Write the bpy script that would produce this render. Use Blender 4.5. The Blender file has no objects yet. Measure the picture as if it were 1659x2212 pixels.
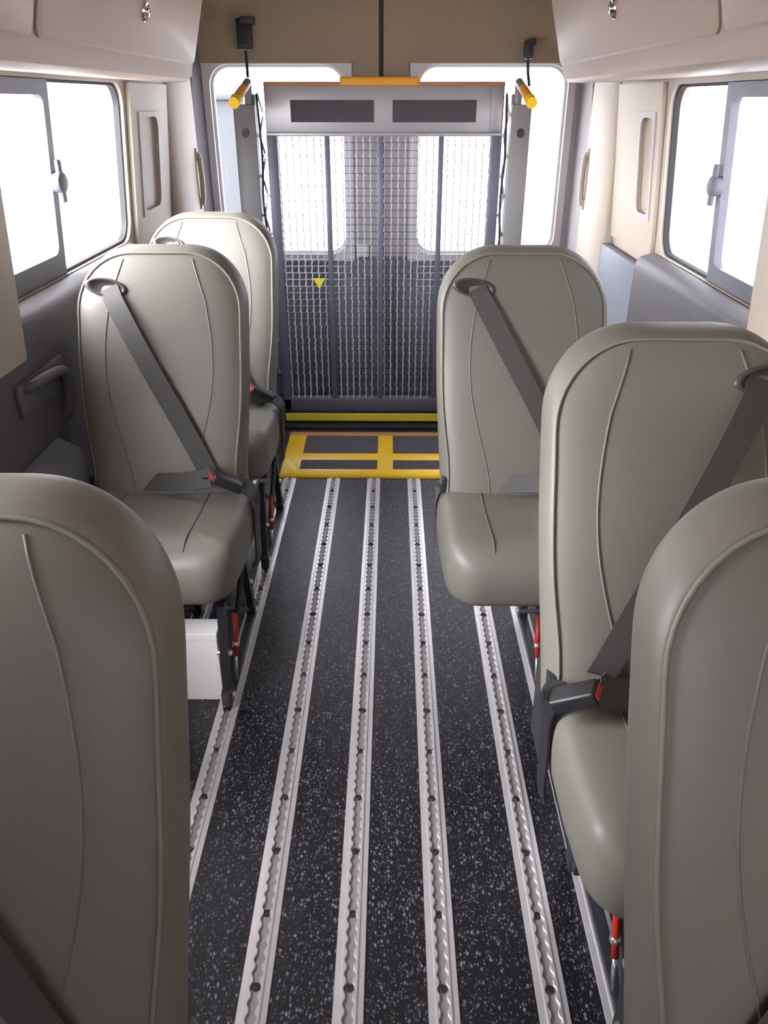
import bpy, bmesh, math, random
from mathutils import Vector, Matrix
random.seed(7)
scn = bpy.context.scene
COL = scn.collection
PI = math.pi

# ------------------------------------------------------------------ materials
def new_mat(name):
    m = bpy.data.materials.new(name); m.use_nodes = True
    nt = m.node_tree
    return m, nt, nt.nodes['Principled BSDF']

def mat(name, col, rough=.5, metal=0., spec=.5, noise=0., nscale=20., bump=0., bscale=200., coat=0.):
    m, nt, b = new_mat(name)
    b.inputs['Base Color'].default_value = (*col, 1)
    b.inputs['Roughness'].default_value = rough
    b.inputs['Metallic'].default_value = metal
    b.inputs['Specular IOR Level'].default_value = spec
    if coat: b.inputs['Coat Weight'].default_value = coat
    tc = nt.nodes.new('ShaderNodeTexCoord')
    if noise:
        n = nt.nodes.new('ShaderNodeTexNoise'); n.inputs['Scale'].default_value = nscale
        n.inputs['Detail'].default_value = 4
        nt.links.new(tc.outputs['Object'], n.inputs['Vector'])
        mx = nt.nodes.new('ShaderNodeMix'); mx.data_type = 'RGBA'
        mx.inputs['A'].default_value = (*[c*(1-noise) for c in col], 1)
        mx.inputs['B'].default_value = (*[min(1, c*(1+noise)) for c in col], 1)
        nt.links.new(n.outputs['Fac'], mx.inputs['Factor'])
        nt.links.new(mx.outputs['Result'], b.inputs['Base Color'])
    if bump:
        n = nt.nodes.new('ShaderNodeTexNoise'); n.inputs['Scale'].default_value = bscale
        nt.links.new(tc.outputs['Object'], n.inputs['Vector'])
        bp = nt.nodes.new('ShaderNodeBump'); bp.inputs['Strength'].default_value = bump
        bp.inputs['Distance'].default_value = .002
        nt.links.new(n.outputs['Fac'], bp.inputs['Height'])
        nt.links.new(bp.outputs['Normal'], b.inputs['Normal'])
    return m

def floor_mat():
    m, nt, b = new_mat('speckled_vinyl')
    tc = nt.nodes.new('ShaderNodeTexCoord')
    def flecks(scale, lo, hi, stretch):
        mp = nt.nodes.new('ShaderNodeMapping'); mp.inputs['Scale'].default_value = stretch
        nt.links.new(tc.outputs['Object'], mp.inputs['Vector'])
        v = nt.nodes.new('ShaderNodeTexVoronoi'); v.inputs['Scale'].default_value = scale
        nt.links.new(mp.outputs['Vector'], v.inputs['Vector'])
        sep = nt.nodes.new('ShaderNodeSeparateColor'); nt.links.new(v.outputs['Color'], sep.inputs['Color'])
        r1 = nt.nodes.new('ShaderNodeMapRange'); r1.inputs['From Min'].default_value = lo; r1.inputs['From Max'].default_value = hi
        nt.links.new(sep.outputs['Red'], r1.inputs['Value'])
        r2 = nt.nodes.new('ShaderNodeMapRange'); r2.inputs['From Min'].default_value = .5; r2.inputs['From Max'].default_value = .25
        nt.links.new(v.outputs['Distance'], r2.inputs['Value'])
        mu = nt.nodes.new('ShaderNodeMath'); mu.operation = 'MULTIPLY'
        nt.links.new(r1.outputs['Result'], mu.inputs[0]); nt.links.new(r2.outputs['Result'], mu.inputs[1])
        return mu
    a = flecks(170, .70, .98, (1, .62, 1)); c = flecks(300, .62, 1.0, (1, .7, 1))
    ad = nt.nodes.new('ShaderNodeMath'); ad.operation = 'MAXIMUM'
    nt.links.new(a.outputs[0], ad.inputs[0]); nt.links.new(c.outputs[0], ad.inputs[1])
    mx = nt.nodes.new('ShaderNodeMix'); mx.data_type = 'RGBA'
    mx.inputs['A'].default_value = (.0055, .0053, .0078, 1); mx.inputs['B'].default_value = (.19, .19, .24, 1)
    nt.links.new(ad.outputs[0], mx.inputs['Factor'])
    nt.links.new(mx.outputs['Result'], b.inputs['Base Color'])
    b.inputs['Roughness'].default_value = .38
    b.inputs['Specular IOR Level'].default_value = .6
    n = nt.nodes.new('ShaderNodeTexNoise'); n.inputs['Scale'].default_value = 260
    nt.links.new(tc.outputs['Object'], n.inputs['Vector'])
    bp = nt.nodes.new('ShaderNodeBump'); bp.inputs['Strength'].default_value = .25; bp.inputs['Distance'].default_value = .002
    nt.links.new(n.outputs['Fac'], bp.inputs['Height']); nt.links.new(bp.outputs['Normal'], b.inputs['Normal'])
    return m

def glass_mat():
    m = bpy.data.materials.new('window_glass'); m.use_nodes = True
    nt = m.node_tree; nt.nodes.clear()
    o = nt.nodes.new('ShaderNodeOutputMaterial'); t = nt.nodes.new('ShaderNodeBsdfTransparent')
    t.inputs['Color'].default_value = (.96, .97, .985, 1)
    g = nt.nodes.new('ShaderNodeBsdfGlossy'); g.inputs['Roughness'].default_value = .03
    mx = nt.nodes.new('ShaderNodeMixShader'); mx.inputs[0].default_value = .05
    nt.links.new(t.outputs[0], mx.inputs[1]); nt.links.new(g.outputs[0], mx.inputs[2])
    nt.links.new(mx.outputs[0], o.inputs['Surface'])
    return m

M = dict(
    floor=floor_mat(), glass=glass_mat(),
    vinyl=mat('grey_olive_vinyl', (.150, .142, .119), .46, spec=.45, noise=.06, nscale=6, bump=.12, bscale=420),
    piping=mat('seat_piping', (.185, .172, .138), .5, noise=.05),
    seam=mat('seat_seam', (.13, .122, .102), .6, noise=.05),
    web=mat('belt_webbing', (.055, .051, .048), .6, spec=.4, noise=.12, nscale=300, bump=.3, bscale=700),
    bplastic=mat('black_plastic', (.014, .013, .015), .45, noise=.1),
    dplastic=mat('dark_guide_plastic', (.055, .047, .043), .4, noise=.1),
    bmetal=mat('black_painted_steel', (.022, .022, .028), .38, spec=.5, noise=.15),
    red=mat('red_paint', (.42, .022, .015), .45, noise=.05),
    alu=mat('track_aluminium', (.74, .71, .725), .34, metal=.65, noise=.10, nscale=35, bump=.05, bscale=300),
    slot=mat('grey_track_slot', (.30, .275, .27), .5, metal=.5, noise=.25, nscale=60),  # slot floor, a darker grey than the rail
    screw=mat('dark_screw', (.045, .038, .036), .5, metal=.5, noise=.2),
    steel=mat('bright_steel', (.70, .69, .70), .28, metal=.9, noise=.06),
    chrome=mat('chrome', (.85, .83, .82), .12, metal=1., noise=.02),
    beige=mat('beige_trim_plastic', (.43, .37, .305), .55, spec=.35, noise=.03, nscale=8, bump=.08, bscale=350),
    bin=mat('tan_bin_plastic', (.43, .335, .275), .5, spec=.4, noise=.03, nscale=8, bump=.06, bscale=350),
    headliner=mat('headliner_fabric', (.31, .245, .18), .85, spec=.2, noise=.08, nscale=40, bump=.3, bscale=500),
    charcoal=mat('charcoal_trim', (.105, .098, .105), .5, spec=.4, noise=.06, nscale=10, bump=.1, bscale=400),
    bluegrey=mat('blue_grey_trim', (.17, .18, .215), .5, spec=.4, noise=.05, bump=.08, bscale=400),
    doorgrey=mat('grey_door_trim', (.42, .40, .41), .55, spec=.35, noise=.04, bump=.08, bscale=350),
    doorlight=mat('pale_window_surround', (.66, .64, .66), .5, noise=.03),
    frame=mat('window_frame_grey', (.13, .13, .155), .45, noise=.06),
    rubber=mat('black_rubber', (.018, .017, .02), .7, noise=.15),
    yellow=mat('yellow_paint', (1.0, .60, .014), .32, spec=.5, noise=.04, nscale=15, coat=.2),
    strip=mat('yellow_strip', (.72, .60, .04), .5, noise=.08),
    orange=mat('orange_grip', (.75, .33, .03), .45, noise=.06),
    brownedge=mat('brown_orange_edge', (.42, .20, .08), .5, noise=.15),  # brown-orange tone for the lift's top edge and the floor plate's rear strip
    liftgrey=mat('lift_grey_paint', (.36, .34, .345), .38, metal=.35, noise=.06, nscale=12),
    liftdark=mat('lift_frame_blue_grey', (.10, .10, .135), .42, noise=.1),
    post=mat('lift_post_grey', (.20, .19, .195), .42, noise=.08),
    antislip=mat('antislip_pad', (.075, .07, .085), .8, noise=.2, nscale=200, bump=.4, bscale=600),
    grip=mat('dark_grip_tape', (.05, .043, .05), .75, noise=.15, nscale=200),
    grate=mat('galvanised_grating', (.78, .78, .84), .35, metal=.35, noise=.08, nscale=60),
    white=mat('white_card', (.97, .93, .90), .6, noise=.015, nscale=10),
    sticker=mat('pale_sticker', (.75, .74, .76), .5, noise=.02),
    ground=mat('bright_concrete', (.62, .61, .60), .9, noise=.08, nscale=2, bump=.2, bscale=30),
    slate=mat('slate_cladding', (.028, .030, .034), .7, noise=.12, nscale=3),
)

# ------------------------------------------------------------------ object helpers
def link(name, me, parent=None, loc=None, rot=None):
    o = bpy.data.objects.new(name, me); COL.objects.link(o)
    if parent is not None: o.parent = parent
    if loc is not None: o.location = loc
    if rot is not None: o.rotation_euler = rot
    return o

def obj(name, bm, m, parent=None, smooth=False, loc=None, rot=None, sub=0, angle=None):
    bmesh.ops.recalc_face_normals(bm, faces=bm.faces)
    me = bpy.data.meshes.new(name); bm.to_mesh(me); bm.free()
    for mm in (m if isinstance(m, (list, tuple)) else [m]): me.materials.append(mm)
    if smooth or angle:
        for p in me.polygons: p.use_smooth = True
        if angle:
            me.set_sharp_from_angle(angle=math.radians(angle))
    o = link(name, me, parent, loc, rot)
    if sub:
        s = o.modifiers.new('sub', 'SUBSURF'); s.levels = sub; s.render_levels = sub
    return o

def thing(name, label, cat, loc=(0, 0, 0), group=None, rotz=0):
    o = bpy.data.objects.new(name, None); COL.objects.link(o)
    o.location = loc; o.rotation_euler = (0, 0, rotz); o.empty_display_size = .1
    o['label'] = label; o['category'] = cat
    if group: o['group'] = group
    return o

def tag(o, label, cat, group=None):
    o['label'] = label; o['category'] = cat
    if group: o['group'] = group
    return o

def struct(o):
    o['kind'] = 'structure'; return o

def box(bm, lo, hi, bev=0., seg=2, mi=0):
    lo = Vector(lo); hi = Vector(hi)
    r = bmesh.ops.create_cube(bm, size=1)
    vs = r['verts']
    for v in vs:
        v.co = Vector([(lo[i]+hi[i])/2 + v.co[i]*(hi[i]-lo[i]) for i in range(3)])
    fs = set(f for v in vs for f in v.link_faces)
    if bev:
        es = list(set(e for v in vs for e in v.link_edges))
        q = bmesh.ops.bevel(bm, geom=es, offset=bev, segments=seg, affect='EDGES', profile=.5)
        fs = set(q['faces']) | set(f for f in fs if f.is_valid)
    for f in fs: f.material_index = mi
    return bm

def loft(bm, rings, closed=True, caps=True, mi=0):
    """rings: list of lists of points, equal length"""
    vr = [[bm.verts.new(p) for p in r] for r in rings]
    n = len(vr[0])
    for a, b in zip(vr[:-1], vr[1:]):
        for i in range(n if closed else n-1):
            j = (i+1) % n
            f = bm.faces.new((a[i], a[j], b[j], b[i])); f.material_index = mi
    if caps and closed:
        bm.faces.new(vr[0][::-1]).material_index = mi
        bm.faces.new(vr[-1]).material_index = mi
    return bm

def tube(bm, pts, r, n=10, mi=0):
    pts = [Vector(p) for p in pts]
    rad = r if isinstance(r, (list, tuple)) else [r]*len(pts)
    rings = []; up = None
    for i, p in enumerate(pts):
        t = (pts[min(i+1, len(pts)-1)] - pts[max(i-1, 0)]).normalized()
        if up is None:
            up = Vector((0, 0, 1)) if abs(t.z) < .9 else Vector((0, 1, 0))
        s = t.cross(up).normalized(); u = s.cross(t).normalized(); up = u
        rings.append([p + (s*math.cos(k*2*PI/n) + u*math.sin(k*2*PI/n))*rad[i] for k in range(n)])
    return loft(bm, rings, mi=mi)

def smooth_path(pts, k=6):
    pts = [Vector(p) for p in pts]; out = []
    for i in range(len(pts)-1):
        p0 = pts[max(i-1, 0)]; p1 = pts[i]; p2 = pts[i+1]; p3 = pts[min(i+2, len(pts)-1)]
        for j in range(k):
            t = j/k
            out.append(.5*((2*p1) + (p2-p0)*t + (2*p0-5*p1+4*p2-p3)*t*t + (3*p1-p0-3*p2+p3)*t**3))
    out.append(pts[-1]); return out

def strap(bm, pts, nrm, w, th=.0016, mi=0):
    """flat webbing along pts; nrm: one normal or a list"""
    pts = [Vector(p) for p in pts]; rings = []
    for i, p in enumerate(pts):
        t = (pts[min(i+1, len(pts)-1)] - pts[max(i-1, 0)]).normalized()
        n = Vector(nrm[i] if isinstance(nrm, list) else nrm)
        s = t.cross(n).normalized(); n = s.cross(t).normalized()
        rings.append([p+s*w/2+n*th/2, p-s*w/2+n*th/2, p-s*w/2-n*th/2, p+s*w/2-n*th/2])
    return loft(bm, rings, mi=mi)

def rrect(hx, hy, r, n=8, ns=6):
    """rounded rectangle outline, r = 4 radii (+x+y, -x+y, -x-y, +x-y), constant point count"""
    if not isinstance(r, (list, tuple)): r = [r]*4
    P = []
    cs = [(1, 1, 0), (-1, 1, PI/2), (-1, -1, PI), (1, -1, 3*PI/2)]
    arcs = []
    for (sx, sy, a0), rr in zip(cs, r):
        cx, cy = sx*(hx-rr), sy*(hy-rr)
        arcs.append([(cx+rr*math.cos(a0+k*PI/2/n), cy+rr*math.sin(a0+k*PI/2/n)) for k in range(n+1)])
    for i in range(4):
        P += arcs[i]
        a = arcs[i][-1]; b = arcs[(i+1) % 4][0]
        for k in range(1, ns):
            P.append((a[0]+(b[0]-a[0])*k/ns, a[1]+(b[1]-a[1])*k/ns))
    return P

def pillow(bm, hx, hy, radii, prof, fn, n=8, ns=8, mi=0):
    """closed cushion: prof = list of (inset d, depth t); fn(x, y, t) -> 3D"""
    rings = []
    for d, t in prof:
        rr = [min(max(r-d, .004), min(hx, hy)-d-.001) for r in radii]
        rings.append([fn(x, y, t) for x, y in rrect(hx-d, hy-d, rr, n, ns)])
    vr = [[bm.verts.new(p) for p in r] for r in rings]
    N = len(vr[0])
    for a, b in zip(vr[:-1], vr[1:]):
        for i in range(N):
            j = (i+1) % N
            bm.faces.new((a[i], a[j], b[j], b[i]))
    m = 2*(n+1)+ns-2                  # mirror index across the vertical axis
    for r in (vr[0], vr[-1]):
        for k in range(N//2+1):
            i = m//2-k
            q = []
            for v in (r[i % N], r[(i-1) % N], r[(m-i+1) % N], r[(m-i) % N]):
                if v not in q: q.append(v)
            if len(q) > 2 and bm.faces.get(q) is None: bm.faces.new(q)
    return bm

def ring_plate(bm, outer, hole, fn, d0, d1, mi=0, N=16):
    """plate between rectangle outer=(x0,x1,y0,y1) and rounded hole=(x0,x1,y0,y1,r); fn(x,y,d) -> 3D"""
    x0, x1, y0, y1, r = hole
    cx, cy = (x0+x1)/2, (y0+y1)/2
    inn = [(cx+a, cy+b) for a, b in rrect((x1-x0)/2, (y1-y0)/2, r, 8, 6)]
    ox0, ox1, oy0, oy1 = outer
    out = []
    for (x, y) in inn:
        dx, dy = x-cx, y-cy
        s = min([((ox1-cx)/dx if dx > 0 else (ox0-cx)/dx) if abs(dx) > 1e-9 else 1e9,
                 ((oy1-cy)/dy if dy > 0 else (oy0-cy)/dy) if abs(dy) > 1e-9 else 1e9])
        out.append((cx+dx*s, cy+dy*s))
    for c in ((ox0, oy0), (ox1, oy0), (ox1, oy1), (ox0, oy1)):
        k = min(range(len(out)), key=lambda i: (out[i][0]-c[0])**2+(out[i][1]-c[1])**2)
        out[k] = c
    loops = [[fn(x, y, d0) for x, y in inn], [fn(x, y, d0) for x, y in out], [fn(x, y, d1) for x, y in out], [fn(x, y, d1) for x, y in inn]]
    vr = [[bm.verts.new(p) for p in l] for l in loops]
    n = len(inn)
    for a, b in ((0, 1), (1, 2), (2, 3), (3, 0)):
        for i in range(n):
            j = (i+1) % n
            f = bm.faces.new((vr[a][i], vr[a][j], vr[b][j], vr[b][i])); f.material_index = mi
    return bm

def prism(bm, poly, fn, a, b, mi=0):
    return loft(bm, [[fn(x, y, a) for x, y in poly], [fn(x, y, b) for x, y in poly]], mi=mi)

def lathe(bm, prof, mtx, n=20, mi=0):
    rings = [[mtx @ Vector((r*math.cos(k*2*PI/n), r*math.sin(k*2*PI/n), h)) for k in range(n)] for r, h in prof]
    return loft(bm, rings, mi=mi)

def B(): return bmesh.new()

# ------------------------------------------------------------------ dimensions (metres): y towards the rear doors, x to the right, floor z = 0
WY0, WY1 = -1.5, 3.92          # van body
def wx(z):                      # half width of the inner wall face
    return .895-(z-.92)*.083 if z > .92 else .895
ZC = 1.97

# ------------------------------------------------------------------ floor
bm = B(); box(bm, (-.93, WY0, -.06), (.93, WY1, 0))
struct(obj('floor', bm, M['floor']))
bm = B(); box(bm, (-40, -40, -.75), (40, 60, -.65))
struct(obj('trim_ground', bm, M['ground'])).name = 'ground'

# ------------------------------------------------------------------ ceiling (gently arched)
bm = B()
rows = []
for k in range(13):
    u = -1+2*k/12
    x = u*.90; z = ZC-.06*u**4
    rows.append((x, z))
poly = rows + [(.90, ZC+.08), (-.90, ZC+.08)]
prism(bm, poly, lambda x, z, y: (x, y, z), WY0, WY1)
struct(obj('ceiling', bm, M['headliner']))

# ------------------------------------------------------------------ side walls with windows
def side_map(s):
    return lambda y, z, d: (s*(wx(z)+d), y, z)

def rect_plate(bm, y0, y1, z0, z1, fn, d0=0, d1=.05):
    prism(bm, [(y0, z0), (y1, z0), (y1, z1), (y0, z1)], lambda y, z, d: fn(y, z, d), d0, d1)

WIN = {-1: (1.72, 2.785, .925, 1.398, .07), 1: (1.72, 2.715, .895, 1.392, .07)}
FWIN = {-1: (.50, 1.02, .72, 1.42, .07), 1: (.62, 1.36, .92, 1.40, .07)}  # left forward opening is unseen, sized to let light onto the right seats
for s, nm in ((-1, 'left'), (1, 'right')):
    fn = side_map(s); bm = B()
    ring_plate(bm, (1.56, 2.95, .85, 1.46), WIN[s], fn, 0, .05)
    zl = .40 if s < 0 else .85
    if s < 0: ring_plate(bm, (-.12, 1.56, zl, 1.46), FWIN[s], fn, 0, .05)
    else: rect_plate(bm, -.12, 1.56, zl, 1.46, fn)  # unseen right wall kept solid here to hold light off the left seats
    rect_plate(bm, WY0, -.12, zl, 1.46, fn)
    rect_plate(bm, 2.95, WY1, .85, 1.46, fn)
    rect_plate(bm, WY0, WY1, 1.46, 2.03, fn)
    rect_plate(bm, WY0, 1.56, -.02, zl, fn)
    rect_plate(bm, 1.56, WY1, -.02, .85, fn)
    struct(obj('wall_'+nm, bm, M['beige'], angle=30))

def side_window(idx, s, W, divider=True):
    fn = side_map(s)
    y0, y1, z0, z1, r = W
    bm = B()
    # thin rubber seal all round the opening
    ring_plate(bm, (y0-.004, y1+.004, z0-.004, z1+.004), (y0+.008, y1-.008, z0+.008, z1-.008, r-.006), fn, .012, .03)
    f = struct(obj('window_%d' % idx, bm, M['rubber'], angle=30))
    g = B(); cx, cy = (y0+y1)/2, (z0+z1)/2
    prism(g, [(cx+a, cy+b) for a, b in rrect((y1-y0)/2-.004, (z1-z0)/2-.004, r-.004)], fn, .028, .032)
    obj('pane', g, M['glass'], f)
    if divider:
        yd = 2.185 if s < 0 else 2.262
        h = B()
        # sliding sash: heavier frame forward of the divider
        ring_plate(h, (y0+.002, yd+.014, z0+.002, z1-.002), (y0+.03, yd-.022, z0+(.058 if s < 0 else .045), z1-.036, .025), fn, .006, .028)
        obj('sliding_frame', h, M['frame'], f, angle=30)
        # round catch on the divider
        zc = 1.16 if s < 0 else 1.145
        k = B()
        c = Vector(fn(yd-.002, zc, -.004)); q = Vector((-s, 0, 0)).to_track_quat('Z', 'Y').to_matrix().to_4x4()
        lathe(k, [(.026, -.012), (.028, .004), (.026, .012), (.017, .017), (.004, .018)], Matrix.Translation(c) @ q @ Matrix.Diagonal((1.25, .95, 1, 1)), 24)
        box(k, (min(c.x, c.x-s*.012), c.y-.013, zc-.05), (max(c.x, c.x-s*.012), c.y+.013, zc+.055), .005)
        obj('catch', k, M['frame'], f, angle=40)
    return f
side_window(1, -1, WIN[-1]); side_window(2, 1, WIN[1])
side_window(3, -1, FWIN[-1], False)

# unseen cabin front added to cut light from ahead, windscreen opening kept small
bm = B()
fw = lambda x, z, d: (x, WY0-d, z)
ring_plate(bm, (-.93, .93, -.02, 2.03), (-.60, .60, 1.10, 1.60, .1), fw, 0, .05)
struct(obj('wall_front', bm, M['charcoal'], angle=30))
bm = B(); ring_plate(bm, (-.604, .604, 1.096, 1.604), (-.59, .59, 1.11, 1.59, .09), fw, .012, .03)
f = struct(obj('window_4', bm, M['rubber'], angle=30))
bm = B(); prism(bm, [(a, 1.35+b) for a, b in rrect(.595, .245, .09)], fw, .028, .032)
obj('pane', bm, M['glass'], f)

# lower side trim with a sill ledge
n = 0
for s in (-1, 1):
    fn = lambda x, z, y, s=s: (s*x, y, z)
    zt = .915 if s < 0 else .885
    poly = [(.888, zt+.012), (.846, zt), (.832, zt-.012), (.826, zt-.04), (.826, .64), (.842, .60), (.846, .02), (.888, .02)]
    bm = B(); prism(bm, poly, fn, 1.375, 2.73)
    n += 1; o = struct(obj('trim_%d' % n, bm, M['charcoal'], angle=40))
    bv = o.modifiers.new('bev', 'BEVEL'); bv.width = .008; bv.segments = 2; bv.limit_method = 'ANGLE'
    # rear quarter lower panel
    bm = B(); box(bm, (min(s*.85, s*.89), 2.735, .01), (max(s*.85, s*.89), 3.66, .84), .012)
    n += 1; struct(obj('trim_%d' % n, bm, M['charcoal'] if s < 0 else M['bluegrey'], angle=40))
    # rear pillar: moulded upper panel with a shallow recess
    bm = B()
    f2 = lambda y, z, d, s=s: (s*(wx(z)-d), y, z)
    yr = (2.90, 3.12) if s < 0 else (2.80, 2.95)
    ring_plate(bm, (2.81 if s < 0 else 2.745, 3.27, .87, 1.40), (yr[0], yr[1], 1.0, 1.30, .04), f2, .002, .016)
    n += 1; struct(obj('trim_%d' % n, bm, M['beige'], angle=40))
    bm = B(); cy, cz = (yr[0]+yr[1])/2, 1.15
    ring_plate(bm, (yr[0]-.012, yr[1]+.012, .985, 1.315), (yr[0]+.002, yr[1]-.002, 1.002, 1.298, .038), f2, .014, .02)
    n += 1; struct(obj('trim_%d' % n, bm, M['beige'] if s < 0 else M['doorgrey'], angle=40))
    # thicker rearmost pillar
    bm = B()
    prism(bm, [(.90, 3.285), (.852, 3.285), (.835, 3.32), (.83, 3.64), (.85, 3.675), (.90, 3.675)], lambda x, y, z, s=s: (s*x, y, z), .0, 1.46)
    n += 1; o = struct(obj('trim_%d' % n, bm, M['beige'], angle=40))
    bv = o.modifiers.new('bev', 'BEVEL'); bv.width = .012; bv.segments = 3; bv.limit_method = 'ANGLE'
    # forward window pillar
    bm = B()
    yb = 1.735 if s < 0 else 1.815
    prism(bm, [(.90, 1.50), (.845, 1.51), (.828, 1.54), (.828, yb-.03), (.845, yb), (.90, yb+.005)], lambda x, y, z, s=s: (s*(x-max(0, z-.92)*.083), y, z), .80, 1.41)
    n += 1; struct(obj('trim_%d' % n, bm, M['beige'], angle=40))
    # black gasket of the rear door opening
    bm = B()
    tube(bm, smooth_path([(s*.868, 3.69, .2), (s*.862, 3.69, 1.0), (s*.85, 3.69, 1.38), (s*.83, 3.69, 1.60)]), .011, 8)
    n += 1; struct(obj('trim_%d' % n, bm, M['rubber'], smooth=True))
    # grey jamb between pillar and rear door
    bm = B(); prism(bm, [(.90, 3.70), (.875, 3.70), (.84, 3.80), (.82, 3.835), (.90, 3.835)], lambda x, y, z, s=s: (s*x, y, z), .0, 1.95)
    n += 1; struct(obj('trim_%d' % n, bm, M['charcoal'] if s < 0 else M['doorgrey'], angle=40))
# raised pocket panel low on the left wall
bm = B(); prism(bm, [(-.84, .60), (-.79, .575), (-.775, .545), (-.785, .20), (-.84, .16)], lambda x, z, y: (x, y, z), 1.37, 1.80)
n += 1; struct(obj('trim_%d' % n, bm, M['bluegrey'], angle=40))

# ------------------------------------------------------------------ rear doors
YD = 3.84
XS = -.047                         # seam between the two doors
def rear_door(idx, x0, x1, win, s):
    fn = lambda x, z, d: (x, YD+d, z)
    zt = 1.4895; zb = .69
    bm = B()
    ring_plate(bm, (x0, x1, zb, zt), win, fn, 0, .05)
    d = struct(obj('door_%d' % idx, bm, M['doorgrey'], angle=30))
    bm = B(); prism(bm, [(x0, zt), (x1, zt), (x1, 1.96), (x0, 1.96)], fn, -.016, .05)
    ca, cb = (-.165, XS-.010) if s < 0 else (XS+.010, .068)
    prism(bm, [(ca, 1.385), (cb, 1.385), (cb, zt), (ca, zt)], fn, -.016, .01)
    obj('upper_panel', bm, M['headliner'], d)
    bm = B(); prism(bm, [(x0, 0), (x1, 0), (x1, zb), (x0, zb)], fn, 0, .05)
    box(bm, (x0+.05, YD-.02, .08), (x1-.05, YD+.01, .60), .015)
    obj('lower_panel', bm, M['bluegrey'], d, angle=40)
    a, b_, c, e, r = win
    bm = B(); ring_plate(bm, (a-.001, b_+.001, c-.001, e+.001), (a+.012, b_-.012, c+.012, e-.012, r-.01), fn, .02, .045)
    obj('window_seal', bm, M['doorlight'], d, angle=30)
    bm = B(); prism(bm, [((a+b_)/2+p, (c+e)/2+q) for p, q in rrect((b_-a)/2-.006, (e-c)/2-.006, r-.006)], fn, .03, .034)
    obj('pane', bm, M['glass'], d)
    # flared window surround
    bm = B(); ring_plate(bm, (a-.03, b_+.03, c-.03, e+.03), (a+.001, b_-.001, c+.001, e-.001, r), fn, -.012, .0)
    obj('window_surround', bm, M['doorlight'], d, angle=40)
    return d
d1 = rear_door(1, -.90, XS-.010, (-.795, -.205, .70, 1.487, .085), -1)
d2 = rear_door(2, XS+.010, .90, (.108, .765, .70, 1.487, .085), 1)
bm = B(); box(bm, (XS-.012, YD-.012, 0), (XS+.012, YD+.03, 1.96), .003)
obj('seam_seal', bm, M['rubber'], d1)
bm = B(); box(bm, (-.166, YD-.022, .688), (-.108, YD, .748), .006)
box(bm, (-.160, YD-.026, .696), (-.114, YD-.018, .741), .003)
obj('latch_plate', bm, M['sticker'], d1)

# ------------------------------------------------------------------ floor tracks
def track_mesh():
    L0, L1 = -.6, 2.815
    bm = B(); pitch = .0254; ns = 8
    nrow = int((L1-L0)/pitch*ns)
    prev = None
    for i in range(nrow+1):
        y = L0+i*pitch/ns
        ph = ((i % ns)/ns-.5)*pitch
        w = .0058
        if abs(ph) < .0099: w = max(w, math.sqrt(.0099**2-ph**2))
        xs = [(-.0265, 0), (-.0255, .0028), (-.0150, .0034), (-.0135, .0068), (-w-.0012, .0070), (-w, .0062), (-w, .0008),
              (w, .0008), (w, .0062), (w+.0012, .0070), (.0135, .0068), (.0150, .0034), (.0255, .0028), (.0265, 0)]
        row = [bm.verts.new((x, y, z+.0004)) for x, z in xs]
        if prev:
            for k in range(len(row)-1):
                f = bm.faces.new((prev[k], prev[k+1], row[k+1], row[k]))
                f.material_index = 1 if k == 6 else 0
        prev = row
    me = bpy.data.meshes.new('floor_track')
    bmesh.ops.recalc_face_normals(bm, faces=bm.faces)
    bm.to_mesh(me); bm.free()
    me.materials.append(M['alu']); me.materials.append(M['slot'])
    return me
TM = track_mesh()
bm = B()
lathe(bm, [(.0078, 0), (.0078, .0012), (.0058, .0032), (.0035, .0034), (.003, .0018), (.0005, .0018)], Matrix(), 12)
bmesh.ops.recalc_face_normals(bm, faces=bm.faces)
SM = bpy.data.meshes.new('screw'); bm.to_mesh(SM); bm.free(); SM.materials.append(M['screw'])
tracks = [(-.562, 'silver slotted floor track mostly hidden beneath the left seats beside the white box'),
          (-.405, 'silver slotted floor track on the left that the left seats are clamped to'),
          (-.228, 'silver slotted floor track in the open aisle, leftmost one clear of the seats'),
          (-.067, 'silver slotted floor track running just left of the middle of the aisle'),
          (.094, 'silver slotted floor track just right of the middle of the aisle'),
          (.278, 'silver slotted floor track passing under the left half of the rearmost right seat'),
          (.388, 'silver slotted floor track at right carrying the black legs of the right seats')]
for x, lab in tracks:
    t = thing('floor_track', lab, 'floor track', (x, 0, 0), 'slotted tracks set in the floor')
    link('rail', TM, t)
    y = .788-.137*2
    while y < 2.78:
        link('screw', SM, t, (0, y, .0014)); y += .137

# ------------------------------------------------------------------ seats
ZJ = .468; HB = .60; WB = .212     # junction height, back height, half width
REC = .205
TOPR = [.145, .145, .05, .05]
BPROF = [(.20, .050), (.10, .052), (.05, .050), (.020, .046), (.006, .036), (.0, .022), (.0, 0), (.001, -.020), (.005, -.035), (.010, -.0425), (.0125, -.0425), (.016, -.0440), (.030, -.0515), (.055, -.0570), (.09, -.0600), (.14, -.0615), (.205, -.0618)]
HH = (HB+.07)/2
def back_fn(x, h, t):
    hh = h+HH                       # 0 at bottom
    k = min(1, hh/.40); k = k*k*(3-2*k)
    x = x*(.925+.075*k)
    waist = math.exp(-((hh-.15)/.10)**2)
    if t < -.03: x *= 1-.05*waist
    bow = .018*math.sin(min(1, hh/(2*HH))*PI)
    y = REC*(hh-.07)/HB - bow*(1 if t < 0 else .4) + t
    return (x, y, .38+hh*.968)
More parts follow.
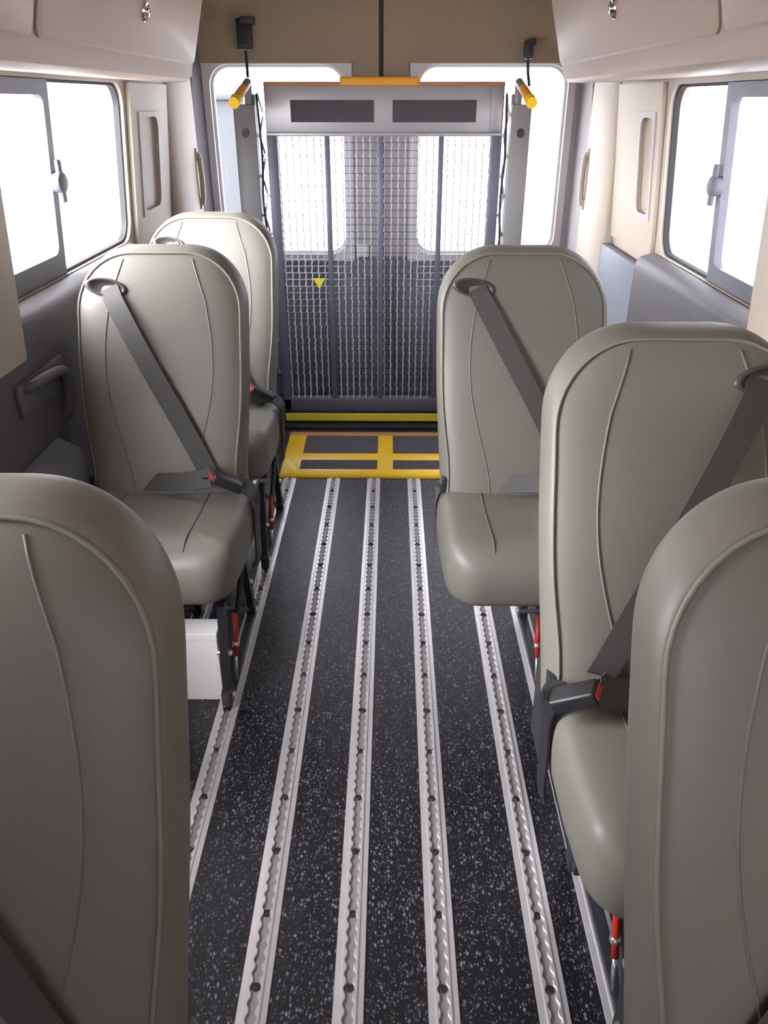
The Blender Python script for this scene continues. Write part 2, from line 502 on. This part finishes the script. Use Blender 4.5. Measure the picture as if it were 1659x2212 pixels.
def back_depth(x, h):
    ax, ah = abs(x), h
    d = min(WB-ax, HH-ah, HH+ah)
    r = TOPR[0]
    if h > HH-r and ax > WB-r:
        d = r-math.hypot(ax-(WB-r), h-(HH-r))
    d = max(d, .0)
    fr = [p for p in BPROF[8:]]
    for (a, ta), (b, tb) in zip(fr[:-1], fr[1:]):
        if a <= d <= b: return ta+(tb-ta)*(d-a)/(b-a+1e-9)
    return fr[-1][1]
def on_back(x, h, off=0.):
    return Vector(back_fn(x, h, back_depth(x, h)-off))

CHX, CHY = .212, .215
CPROF = [(.16, .0), (.06, .0), (.025, .005), (.007, .018), (0, .040), (-.004, .075), (-.003, .110), (.002, .130), (.010, .141), (.022, .1475), (.04, .1505), (.07, .152), (.12, .152), (.20, .151)]
def cush_fn(x, y, t):
    # y: -CHY is the front; underside sweeps up toward the front
    fy = (CHY-y)/(2*CHY)
    z = ZJ-.155+t
    if t > .1: z += .012*fy-.03*max(0, fy-.86)/.14 - .006*(1-min(1, abs(x)/.12))
    x = x*(1.0-.05*max(0, fy-.6)/.4)
    return (x, y-.155, z)

def mesh_of(fnbuild, name, m):
    bm = B(); fnbuild(bm); bmesh.ops.recalc_face_normals(bm, faces=bm.faces)
    me = bpy.data.meshes.new(name); bm.to_mesh(me); bm.free(); me.materials.append(m)
    for p in me.polygons: p.use_smooth = True
    return me
BACK_ME = mesh_of(lambda bm: pillow(bm, WB, HH, TOPR, BPROF, back_fn, 10, 12), 'backrest', M['vinyl'])
CUSH_ME = mesh_of(lambda bm: pillow(bm, CHX, CHY, [.05, .05, .075, .075], CPROF, cush_fn, 8, 10), 'seat_cushion', M['vinyl'])
def piping_build(bm):
    out = [Vector(back_fn(x, h, -.0445)) for x, h in rrect(WB-.0115, HH-.0115, [r-.0115 for r in TOPR], 10, 12)]
    n = len(out); rings = []
    for i in range(n):
        p = out[i]; t = (out[(i+1) % n]-out[i-1]).normalized(); s = Vector((0, 1, 0)); u = t.cross(s).normalized()
        rings.append([p+(s*math.cos(k*PI/3)+u*math.sin(k*PI/3))*.0030 for k in range(6)])
    vr = [[bm.verts.new(q) for q in r] for r in rings]
    for i in range(n):
        for k in range(6):
            bm.faces.new((vr[i][k], vr[i][(k+1) % 6], vr[(i+1) % n][(k+1) % 6], vr[(i+1) % n][k]))
PIPE_ME = mesh_of(piping_build, 'piping', M['piping'])
def seam_build(s):
    def f(bm):
        pts = []
        for k in range(41):
            u = k/40; h = -HH+.02+u*(2*HH-.045)
            x = .105+.028*math.sin((u-.30)*PI*1.55) - .012*max(0, u-.85)/.15
            pts.append(on_back(s*x, h, -.0006))
        tube(bm, pts, .0021, 6)
    return f
SEAM_ME = {s: mesh_of(seam_build(s), 'seam', M['seam']) for s in (-1, 1)}
def cseam_build(s):
    def f(bm):
        pts = []
        for k in range(25):
            y = CHY-.03-(2*CHY-.06)*k/24
            x = .105
            d = min(CHX-x, CHY-abs(y)); t = CPROF[-1][1]
            for (a, ta), (b, tb) in zip(CPROF[7:-1], CPROF[8:]):
                if a <= d <= b: t = ta+(tb-ta)*(d-a)/(b-a)
            pts.append(Vector(cush_fn(s*x, y, t+.0002)))
        tube(bm, pts, .0019, 6)
    return f
CSEAM_ME = {s: mesh_of(cseam_build(s), 'seam', M['seam']) for s in (-1, 1)}

def passenger_seat(label, xc, y0, g, rails, strap_vis=True, dz=0., cdx=0., gup=0., side_plate=None):
    """g: side (+1/-1) of the shoulder-belt guide"""
    t = thing('passenger_seat', label, 'seat', (xc, y0, 0), 'grey vinyl passenger seats facing the front')
    bk = link('backrest', BACK_ME, t); s = bk.modifiers.new('sub', 'SUBSURF'); s.levels = s.render_levels = 1
    link('piping', PIPE_ME, bk)
    for q in (-1, 1): link('seam', SEAM_ME[q], bk)
    cu = link('seat_cushion', CUSH_ME, t, (cdx, 0, 0)); s = cu.modifiers.new('sub', 'SUBSURF'); s.levels = s.render_levels = 1
    for q in (-1, 1): link('seam', CSEAM_ME[q], cu)
    # belt guide: dark recessed escutcheon near the top corner
    gx, gh = g*.125, HH-.088+gup
    c = on_back(gx, gh)
    nrm = Vector((0, -1, .30)).normalized()
    q = nrm.to_track_quat('Z', 'Y').to_matrix().to_4x4()
    mt = Matrix.Translation(c) @ q @ Matrix.Rotation(g*.16, 4, 'Z') @ Matrix.Diagonal((1, .42, 1, 1))
    bm = B(); lathe(bm, [(.030, -.012), (.052, -.008), (.053, .004), (.049, .0085), (.041, .0075), (.036, .001), (.004, -.002)], mt, 36)
    gd = obj('belt_guide', bm, M['dplastic'], t, smooth=True)
    # shoulder strap
    bx = -g*.135
    bot = Vector((bx, -.115, ZJ+.066))
    a = c + Vector((-g*.006, -.006, -.004))
    pts = []
    for k in range(17):
        u = k/16
        x = a.x+(bx-a.x)*u
        h = gh+(-HH+.135-gh)*u
        p = on_back(x, h, .010+.012*math.sin(u*PI))
        pts.append(p)
    pts[0] = a + Vector((0, .004, .004))
    e = pts[-1]
    pts += [e.lerp(bot, .5)+Vector((0, -.006, .0)), bot+Vector((0, .012, .006)), bot]
    bm = B(); strap(bm, pts, (0, -1, .35), .047)
    obj('shoulder_strap', bm, M['web'], t, angle=40)
    # buckle at the inner side, stalk and lap strap
    bm = B(); box(bm, (-.022, -.040, -.013), (.022, .040, .013), .006, 3)
    d = Vector((-g*.72, .30, -.50)).normalized()
    bpos = Vector((bx-g*.035, -.108, ZJ+.052))
    rot = d.to_track_quat('Y', 'Z').to_euler()
    bu = obj('buckle', bm, M['bplastic'], t, angle=40, loc=bpos, rot=rot)
    bm = B(); box(bm, (-.018, -.0425, -.006), (.018, -.038, .006), .002)
    obj('release_button', bm, M['red'], bu)
    sx = -g*(CHX+.010)+cdx
    path = smooth_path([bpos+d*.03, Vector((-g*.192, -.075, ZJ+.034)), Vector((sx, -.07, ZJ-.005)), Vector((sx, -.085, ZJ-.07)), Vector((sx, -.10, ZJ-.16)), Vector((sx+g*.01, -.11, ZJ-.19))], 6)
    nr = []
    for k in range(len(path)):
        u = min(1, max(0, (k/len(path)-.18)/.3)); nr.append(tuple(Vector((0, -.4, 1)).lerp(Vector((-g, -.05, 0)), u)))
    bm = B(); strap(bm, path, nr, .048, .004)
    obj('buckle_stalk', bm, M['bplastic'], t, angle=40)
    path = smooth_path([bot, Vector((bx+g*.07, -.092, ZJ+.045)), Vector((g*.00, -.066, ZJ+.030)), Vector((g*.06, -.045, ZJ+.018)), Vector((g*.10, -.012, ZJ-.012))], 6)
    bm = B(); strap(bm, path, (0, -.9, .6), .046)
    obj('lap_strap', bm, M['web'], t, angle=40)
    sg = g*(CHX+.007)+cdx
    path = smooth_path([Vector((g*.19+cdx, -.03, ZJ-.005)), Vector((sg-g*.004, -.035, ZJ-.004)), Vector((sg, -.045, ZJ-.05)), Vector((sg-g*.002, -.07, ZJ-.15))], 6)
    nr = [tuple(Vector((0, -.3, 1)).lerp(Vector((g, 0, 0)), min(1, k/len(path)/.4))) for k in range(len(path))]
    bm = B(); strap(bm, path, nr, .036)
    obj('anchor_strap', bm, M['web'], t, angle=40)
    # support frame beneath the cushion
    zb = ZJ-.155
    bm = B()
    r0, r1 = rails[0]-xc, rails[1]-xc
    for yy in (-.23, -.02):
        lo, hi = min(r0, r1, -.17), max(r0, r1, .17)
        box(bm, (lo-.012, yy-.016, zb-.030), (hi+.012, yy+.016, zb+.004), .004)
    for xx in (-.165, .165):
        box(bm, (xx-.014, -.26, zb-.02), (xx+.014, .03, zb+.006), .004)
    obj('support_frame', bm, M['bmetal'], t, angle=40)
    # back bracket linking cushion to backrest
    for xx in (-.19, .19):
        bm = B(); box(bm, (xx-.006, -.04, zb-.01), (xx+.006, .055, ZJ+.03), .003)
        obj('back_bracket', bm, M['bmetal'], t)
    for k, rx in enumerate((r0, r1)):
        for yy, y2 in ((-.325, -.29), (.045, -.02)):
            bm = B()
            box(bm, (rx-.013, min(yy, yy)-.022, .010), (rx+.013, yy+.022, .055), .004)
            loft(bm, [[(rx-.009, yy-.014, .05), (rx+.009, yy-.014, .05), (rx+.009, yy+.014, .05), (rx-.009, yy+.014, .05)],
                      [(rx-.009, y2-.014, zb-.028), (rx+.009, y2-.014, zb-.028), (rx+.009, y2+.014, zb-.028), (rx-.009, y2+.014, zb-.028)]])
            lg = obj('leg', bm, M['bmetal'], t)
            for zz in (.034, .15):
                bm = B()
                mtx = Matrix.Translation((rx, yy if zz < .1 else (yy+y2)/2, zz)) @ Matrix.Rotation(PI/2, 4, 'Y')
                lathe(bm, [(.002, -.0185), (.007, -.018), (.008, -.013), (.008, .013), (.007, .018), (.002, .0185)], mtx, 10)
                obj('bolt', bm, M['steel'], lg, angle=40)
        bm = B(); box(bm, (rx-.012, -.35, .0078), (rx+.012, .07, .026), .003)
        tube(bm, [(rx+.004, -.30, .04), (rx+.004, -.16, .15), (rx+.004, -.03, .25)], .008, 8)
        tube(bm, [(rx-.006, .03, .04), (rx-.006, -.14, .16), (rx-.006, -.28, .262)], .006, 8)
        obj('base_rail', bm, M['bmetal'], t, angle=40)
        q = 1 if xc < 0 else -1
        bm = B()
        tube(bm, [(rx+q*.018, -.275, .115), (rx+q*.018, -.255, .165), (rx+q*.017, -.235, .215)], [.0065, .007, .006], 8)
        lv = obj('release_lever', bm, M['red'], t, smooth=True)
        bm = B(); tube(bm, [(rx+q*.018, -.29, .055), (rx+q*.018, -.275, .115)], .0045, 8)
        tube(bm, [(rx+q*.016, -.262, .135), (rx+q*.020, -.262, .15)], .0095, 8)
        obj('lever_rod', bm, M['steel'], lv, smooth=True)
    if side_plate:
        bm = B(); box(bm, side_plate[0], side_plate[1], .004)
        obj('side_plate', bm, M['doorgrey'], t)
    return t

passenger_seat('left seat with a full diagonal belt in view, white box at its legs', -.575, 1.82, -1, (-.405, -.562), cdx=.010)
passenger_seat('rearmost left seat, half hidden behind another seat, next to the yellow floor plate', -.585, 2.47, -1, (-.405, -.562), cdx=.006, side_plate=((.095, -.30, .10), (.10, -.02, .29)))
passenger_seat('grey vinyl seat close up at the left edge, only its backrest showing', -.415, .455, -1, (-.405, -.562))
passenger_seat('rearmost right seat, belt guide at its top left and cushion front in view', .328, 1.82, -1, (.388, .55), cdx=.006)
passenger_seat('middle right seat, belt running from its right edge down to an aisle buckle', .463, 1.05, 1, (.388, .55), cdx=.02, gup=.022)
passenger_seat('grey vinyl seat close up in the lower right corner, no belt showing', .452, .455, 1, (.388, .55))

# ------------------------------------------------------------------ white box on the floor by the left seat
t = thing('cardboard_box', 'plain white upright box on the floor under the left seat', 'box', (-.482, 1.54, 0))
bm = B(); box(bm, (-.048, -.03, .0005), (.061, .03, .205), .002)
obj('carton', bm, M['white'], t)
bm = B(); box(bm, (-.050, -.032, .190), (.062, .032, .2085), .002)
obj('lid', bm, M['white'], t)

# ------------------------------------------------------------------ wheelchair lift
YL = 3.45
lift = thing('wheelchair_lift', 'folded wheelchair lift with upright grating platform and yellow floor plate at the rear doors', 'wheelchair lift', (0, YL, 0))
XL0, XL1, XM = -.503, .440, -.0315
def L(o): return o
# grating of serrated bars
bm = B()
z0, z1 = .118, 1.225; pz = .0285; px_ = .0285
x = XL0+.045; cols = []
while x < XL1-.03:
    cols.append(x); x += px_
for cx in cols:
    zz = z0; k = 0
    while zz < z1-.005:
        o_ = .0035 if k % 2 else -.0035
        zt = min(zz+.0225, z1)
        lo = (cx-.0021+o_*.3, -.004, zz); hi = (cx+.0021+o_*.3, .001, zt)
        # slightly sheared link plate
        v = [bm.verts.new(p) for p in ((lo[0]-.002, -.006, lo[2]), (hi[0]-.002, -.003, lo[2]), (hi[0]+.002, .002, hi[2]), (lo[0]+.002, -.001, hi[2]))]
        v2 = [bm.verts.new(q.co+Vector((0, .005, 0))) for q in v]
        bm.faces.new(v); bm.faces.new(v2[::-1])
        for i in range(4): bm.faces.new((v[i], v2[i], v2[(i+1) % 4], v[(i+1) % 4]))
        zz += pz; k += 1
    box(bm, (cx-.0012, .002, z0), (cx+.0012, .012, z1))
zz = z0+.025
while zz < z1:
    box(bm, (XL0+.03, .006, zz-.0009), (XL1-.03, .012, zz+.0009), mi=1); zz += pz
obj('platform_grating', bm, [M['grate'], M['bmetal']], lift)
# platform frame: side rails, ribs, bottom edge
bm = B()
for a, b_ in ((XL0, XL0+.040), (XL1-.040, XL1)):
    box(bm, (a, -.02, .06), (b_, .045, 1.235), .004)
for rx, w in ((-.262, .010), (.199, .010), (-.045, .009)):
    box(bm, (rx-w, -.012, .10), (rx+w, .03, 1.235), .002)
box(bm, (XL0, -.02, .058), (XL1, .04, .118), .003)
obj('platform_frame', bm, M['liftdark'], lift, angle=40)
# upper roll stop plate
bm = B(); box(bm, (XL0, -.012, 1.228), (XL1, .004, 1.400), .004)
box(bm, (XL0, -.03, 1.222), (XL1, -.008, 1.236), .004)
box(bm, (XL1-.05, -.020, 1.24), (XL1-.004, -.010, 1.395), .004)
rs = obj('roll_stop', bm, M['liftgrey'], lift, angle=40)
for a, b_ in ((-.401, -.072), (.002, .332)):
    bm = B(); box(bm, (a, -.016, 1.272), (b_, -.0115, 1.350), .0015)
    obj('grip_panel', bm, M['grip'], rs)
bm = B(); tube(bm, [(XL0, -.004, 1.405), (XL1, -.004, 1.405)], .009, 10)
obj('top_edge', bm, M['brownedge'], lift, angle=40)
bm = B(); box(bm, (-.205, -.02, 1.398), (.105, .012, 1.430), .009, 3)
obj('top_bumper', bm, M['orange'], lift, angle=40)
# warning decal on the grating
bm = B(); c0 = Vector((-.314, -.010, .650))
pts = [c0+Vector((math.cos(a)*.030, 0, math.sin(a)*.030)) for a in (PI/6, 5*PI/6, -PI/2)]
loft(bm, [pts, [p+Vector((0, .003, 0)) for p in pts]])
obj('warning_decal', bm, M['strip'], lift)
# arms (uprights) with folded hand rails
for s, x0, x1 in ((-1, -.622, -.538), (1, .468, .545)):
    bm = B()
    box(bm, (x0, -.05, .02), (x1, -.020, 1.335), .006)
    xi = x1 if s < 0 else x0
    box(bm, (xi-(.02 if s < 0 else 0), -.02, .02), (xi+(0 if s < 0 else .02), .06, 1.37), .004)
    arm = obj('arm', bm, M['post'], lift, angle=40)
    bm = B(); cx = (x0+x1)/2-s*.0
    lathe(bm, [(.002, -.002), (.011, -.002), (.013, .001), (.013, .006), (.002, .006)], Matrix.Translation((cx+s*(.0), -.050, 1.235)) @ Matrix.Rotation(PI/2, 4, 'X') @ Matrix.Diagonal((1, 1.3, 1, 1)), 20)
    obj('pivot_hole', bm, M['bplastic'], arm, angle=40)
    xa = -.562 if s < 0 else .492
    xt = -.578 if s < 0 else .508
    bm = B(); tube(bm, [(xa, -.02, 1.41), (xa+(xt-xa)*.4, -.10, 1.385)], .016, 12)
    tube(bm, [(xa, -.02, 1.41), (xa, -.025, 1.25)], .015, 12)
    hr = obj('hand_rail', bm, M['post'], lift, angle=40)
    bm = B(); tube(bm, [(xa+(xt-xa)*.35, -.095, 1.388), (xt, -.215, 1.350)], [.017, .0185], 14)
    obj('foam_grip', bm, M['orange'], hr, angle=40)
    bm = B(); tube(bm, [(xt, -.212, 1.351), (xt+(xt-xa)*.2, -.245, 1.340)], [.021, .0205], 14)
    obj('end_cap', bm, M['yellow'], hr, angle=40)
    # folding linkage between the arm and the platform
    bm = B()
    xc0, xc1 = (-.533, -.507) if s < 0 else (.443, .464)
    zz = .25; k = 0
    while zz < 1.36:
        a = xc0+.004 if k % 2 else xc1-.004; b2 = xc1-.004 if k % 2 else xc0+.004
        tube(bm, [(a, -.01-.01*(k % 2), zz), (b2, -.01-.01*((k+1) % 2), zz+.075)], .0042, 6)
        lathe(bm, [(.001, -.004), (.0085, -.004), (.0085, .004), (.001, .004)], Matrix.Translation((a, -.018, zz)) @ Matrix.Rotation(PI/2, 4, 'X'), 10)
        zz += .075; k += 1
    obj('link_chain', bm, M['steel'], lift, angle=40)
    bm = B()
    tube(bm, smooth_path([(xc0+.003, -.03, 1.37), (xc0+.011, -.03, 1.15), (xc0+.004, -.03, .98), (xc0+.014, -.03, .74), (xc0+.006, -.03, .3)]), .0045, 6)
    obj('hydraulic_hose', bm, M['rubber'], lift, smooth=True)
# base beam, yellow strip
bm = B(); box(bm, (-.60, -.045, .0005), (.535, .05, .056), .004)
box(bm, (-.50, -.10, .0005), (.44, -.035, .012), .003)
obj('base_beam', bm, M['rubber'], lift, angle=40)
bm = B(); box(bm, (-.49, -.053, .022), (.425, -.045, .058), .002)
obj('yellow_strip', bm, M['strip'], lift)
# bridge plate on the floor: yellow frame, dark pads
bm = B(); Y0, Y1 = 2.822-YL, 3.235-YL
prof = [(Y0, .0006), (Y0+.002, .008), (Y0+.012, .014), (Y1-.005, .034), (Y1, .031), (Y1, .0006)]
loft(bm, [[(X_, y, z) for y, z in prof] for X_ in (-.448, .410)])
bp = obj('bridge_plate', bm, M['yellow'], lift, angle=40)
def zt(y): return .014+(y-(Y0+.012))/((Y1-.005)-(Y0+.012))*.020
ya = [(2.876-YL, 2.954-YL), (3.020-YL, 3.190-YL)]
for (a, b_), w in zip(ya, (0, 0)):
    for xa, xb in ((-.372, -.055), (.010, .330)):
        bm = B()
        loft(bm, [[(xa, a, zt(a)-.002), (xa, a, zt(a)+.0018), (xa, b_, zt(b_)+.0018), (xa, b_, zt(b_)-.002)],
                  [(xb, a, zt(a)-.002), (xb, a, zt(a)+.0018), (xb, b_, zt(b_)+.0018), (xb, b_, zt(b_)-.002)]])
        obj('anti_slip_panel', bm, M['antislip'], bp)
bm = B(); loft(bm, [[(-.448, 3.198-YL, zt(3.198-YL)-.002), (-.448, 3.198-YL, zt(3.198-YL)+.001), (-.448, 3.228-YL, zt(3.228-YL)+.001), (-.448, 3.228-YL, zt(3.228-YL)-.002)],
                    [(.41, 3.198-YL, zt(3.198-YL)-.002), (.41, 3.198-YL, zt(3.198-YL)+.001), (.41, 3.228-YL, zt(3.228-YL)+.001), (.41, 3.228-YL, zt(3.228-YL)-.002)]])
obj('brown_edge', bm, M['brownedge'], bp)

# ------------------------------------------------------------------ black retractors hanging on the rear headliner
def retractor(label, x, zt_, zb_, w):
    t = thing('belt_retractor', label, 'belt retractor', (x, YD-.004, zt_), 'black retractors on the rear door headers')
    h = zt_-zb_
    bm = B(); box(bm, (-w/2, -.055, -h), (w/2, -.0, 0), .008, 3)
    bd = obj('housing', bm, M['bplastic'], t, angle=40)
    bm = B(); box(bm, (-w*.30, -.066, -h*.85), (w*.30, -.053, -h*.2), .004)
    obj('cover', bm, M['rubber'], bd, angle=40)
    bm = B(); box(bm, (-w*.2, -.06, -.022), (w*.75, -.0, .006), .005)
    obj('mount', bm, M['bmetal'], t, angle=40)
    bm = B(); strap(bm, [(0, -.03, -h+.004), (.003, -.04, -h-.05), (.008, -.07, -h-.10)], (0, -1, 0), .012, .003)
    obj('webbing', bm, M['web'], t)
retractor('black belt retractor above the left rear window, the larger of two', -.622, 1.650, 1.535, .062)
retractor('small slim black belt retractor above the right rear window', .576, 1.572, 1.502, .034)

# ------------------------------------------------------------------ overhead bins
def overhead_bin(label, s, xlip, yend):
    t = thing('overhead_bin', label, 'overhead bin', (0, 0, 0), 'long overhead storage bins')
    x0 = xlip
    prof = [(.868, 1.408), (x0+.07, 1.402), (x0+.025, 1.404), (x0+.008, 1.412), (x0, 1.425), (x0-.004, 1.445), (x0-.060, 1.66), (x0-.10, 1.80), (x0-.125, 1.92), (.80, 1.93), (.850, 1.48)]
    bm = B(); prism(bm, prof, lambda x, z, y: (s*x, y, z), -1.2, yend)
    o = obj('shell', bm, M['bin'], t, angle=30)
    bv = o.modifiers.new('bev', 'BEVEL'); bv.width = .007; bv.segments = 3; bv.limit_method = 'ANGLE'; bv.angle_limit = .6
    # doors on the sloping face
    def face(y, h, d):
        a = Vector((x0-.004, 1.445)); b = Vector((x0-.060, 1.66)); u = (b-a).normalized()
        nx = Vector((-u.y, u.x))
        if nx.x > 0: nx = -nx
        p = a+u*h+nx*d
        return (s*p.x, y, p.y)
    ys = 1.675 if s < 0 else 1.60
    for ya, yb in ((ys+.01, yend-.02), (.30, ys-.01)):
        bm = B(); cy, ch = (ya+yb)/2, .135
        pl = [(cy+p, ch+q) for p, q in rrect((yb-ya)/2, .125, .022)]
        loft(bm, [[face(y, h, -.004) for y, h in pl], [face(y, h, .005) for y, h in pl],
                  [face(cy+(y-cy)*(1-.006/((yb-ya)/2)), ch+(h-ch)*.955, .009) for y, h in pl]])
        dr = obj('bin_door', bm, M['bin'], t, angle=35)
        if ya > 1:
            yl = 2.345 if s < 0 else 2.28
            c = Vector(face(yl, .112, .009)); nrm = (Vector(face(yl, .1, .1))-Vector(face(yl, .1, 0))).normalized()
            q = nrm.to_track_quat('Z', 'Y').to_matrix().to_4x4()
            bm = B(); lathe(bm, [(.024, -.004), (.025, .003), (.021, .007), (.016, .004), (.013, .002), (.011, .006), (.010, .013), (.003, .014)], Matrix.Translation(c) @ q, 24)
            obj('latch', bm, M['chrome'], dr, angle=50)
    return t
overhead_bin('tan overhead storage bin along the left wall with a chrome latch', -1, .677, 3.0)
overhead_bin('tan overhead storage bin along the right wall with a chrome latch', 1, .590, 3.08)

# ------------------------------------------------------------------ handles
t = thing('grab_handle', 'dark grey curved pull handle on the left wall below the window', 'handle', (-.826, 1.74, .74))
bm = B()
path = smooth_path([(-.004, -.10, .035), (.022, -.085, .045), (.030, -.03, .046), (.030, .05, .036), (.028, .085, .015), (.022, .095, -.05), (.008, .095, -.085), (-.004, .095, -.09)], 6)
rr = [.013]*len(path)
tube(bm, path, rr, 10)
obj('grip_bar', bm, M['charcoal'], t, smooth=True)
bm = B(); box(bm, (-.001, -.13, -.02), (.010, .13, .055), .004)
obj('backing_plate', bm, M['charcoal'], t, angle=40)
for s, lab in ((-1, 'slim vertical pale handle on the left rear pillar'), (1, 'slim vertical pale handle on the right rear pillar')):
    t = thing('assist_handle', lab, 'handle', (s*.832, 3.60, 1.05), 'slim handles on the rear pillars')
    bm = B()
    tube(bm, smooth_path([(.006*s, 0, -.10), (-.012*s, 0, -.088), (-.016*s, 0, 0), (-.012*s, 0, .088), (.006*s, 0, .10)]), .011, 10)
    obj('grip_bar', bm, M['beige'], t, smooth=True)
    for zz in (-.10, .10):
        bm = B(); box(bm, (min(-.008*s, .003*s), -.016, zz-.02), (max(-.008*s, .003*s), .016, zz+.02), .003)
        obj('mount', bm, M['beige'], t, angle=40)

# ------------------------------------------------------------------ outside: grey outbuilding behind the van
t = thing('outbuilding', 'low slate grey building outside beyond the left rear window', 'building', (-2.2, 9.0, -.65))
bm = B(); box(bm, (-.42, 0, 0), (.62, 1, 2.0), .01)
obj('wall', bm, M['slate'], t)
bm = B(); box(bm, (-.46, -.08, 2.0), (.66, 1.1, 2.06), .02)
obj('roof', bm, M['slate'], t)

# ------------------------------------------------------------------ light
w = bpy.data.worlds.new('overcast_sky'); scn.world = w; w.use_nodes = True
nt = w.node_tree; bg = nt.nodes['Background']
tc = nt.nodes.new('ShaderNodeTexCoord'); sp = nt.nodes.new('ShaderNodeSeparateXYZ')
nt.links.new(tc.outputs['Generated'], sp.inputs[0])
cr = nt.nodes.new('ShaderNodeValToRGB')      # hazy bright overcast, brighter towards the left side of the van
cr.color_ramp.elements[0].position = 0.0; cr.color_ramp.elements[0].color = (1.0, .98, 1.0, 1)
cr.color_ramp.elements[1].position = 1.0; cr.color_ramp.elements[1].color = (.28, .30, .37, 1)
mr = nt.nodes.new('ShaderNodeMapRange'); mr.inputs['From Min'].default_value = -1; mr.inputs['From Max'].default_value = 1
nt.links.new(sp.outputs['X'], mr.inputs['Value'])
nt.links.new(mr.outputs['Result'], cr.inputs['Fac'])
# bright glow added to the sky ahead and left, to lift the right seats
dp = nt.nodes.new('ShaderNodeVectorMath'); dp.operation = 'DOT_PRODUCT'
nt.links.new(tc.outputs['Generated'], dp.inputs[0]); dp.inputs[1].default_value = Vector((-.80, -.48, .36)).normalized()
bl = nt.nodes.new('ShaderNodeMapRange'); bl.interpolation_type = 'SMOOTHSTEP'
bl.inputs['From Min'].default_value = .62; bl.inputs['From Max'].default_value = 1.0
bl.inputs['To Min'].default_value = 11.5; bl.inputs['To Max'].default_value = 70.0
nt.links.new(dp.outputs['Value'], bl.inputs['Value'])
nt.links.new(cr.outputs['Color'], bg.inputs['Color'])
nt.links.new(bl.outputs['Result'], bg.inputs['Strength'])

def area(name, loc, size, power, rot, col=(1, 1, 1)):
    l = bpy.data.lights.new(name, 'AREA'); l.shape = 'RECTANGLE'; l.size, l.size_y = size; l.energy = power; l.color = col
    o = bpy.data.objects.new(name, l); COL.objects.link(o); o.location = loc; o.rotation_euler = rot
    return o
# warm fill light added under the roof over the front, no visible lamp
area('warm_fill_light', (0, .55, 1.93), (.5, .9), 2, (0, 0, 0), (1, .86, .70))

# ------------------------------------------------------------------ camera
F = 1670.0
cam = bpy.data.cameras.new('camera'); co = bpy.data.objects.new('camera', cam); COL.objects.link(co)
cam.sensor_fit = 'VERTICAL'; cam.sensor_height = 24.0; cam.lens = 24.0*F/2212
cam.clip_start = .02
pitch = math.radians(28.0547); yaw = math.radians(.5298)
co.location = (0, 0, 1.35)
co.rotation_euler = (PI/2-pitch, 0, yaw)
scn.camera = co
scn.view_settings.view_transform = 'Standard'
scn.view_settings.look = 'None'
scn.view_settings.exposure = 0.0
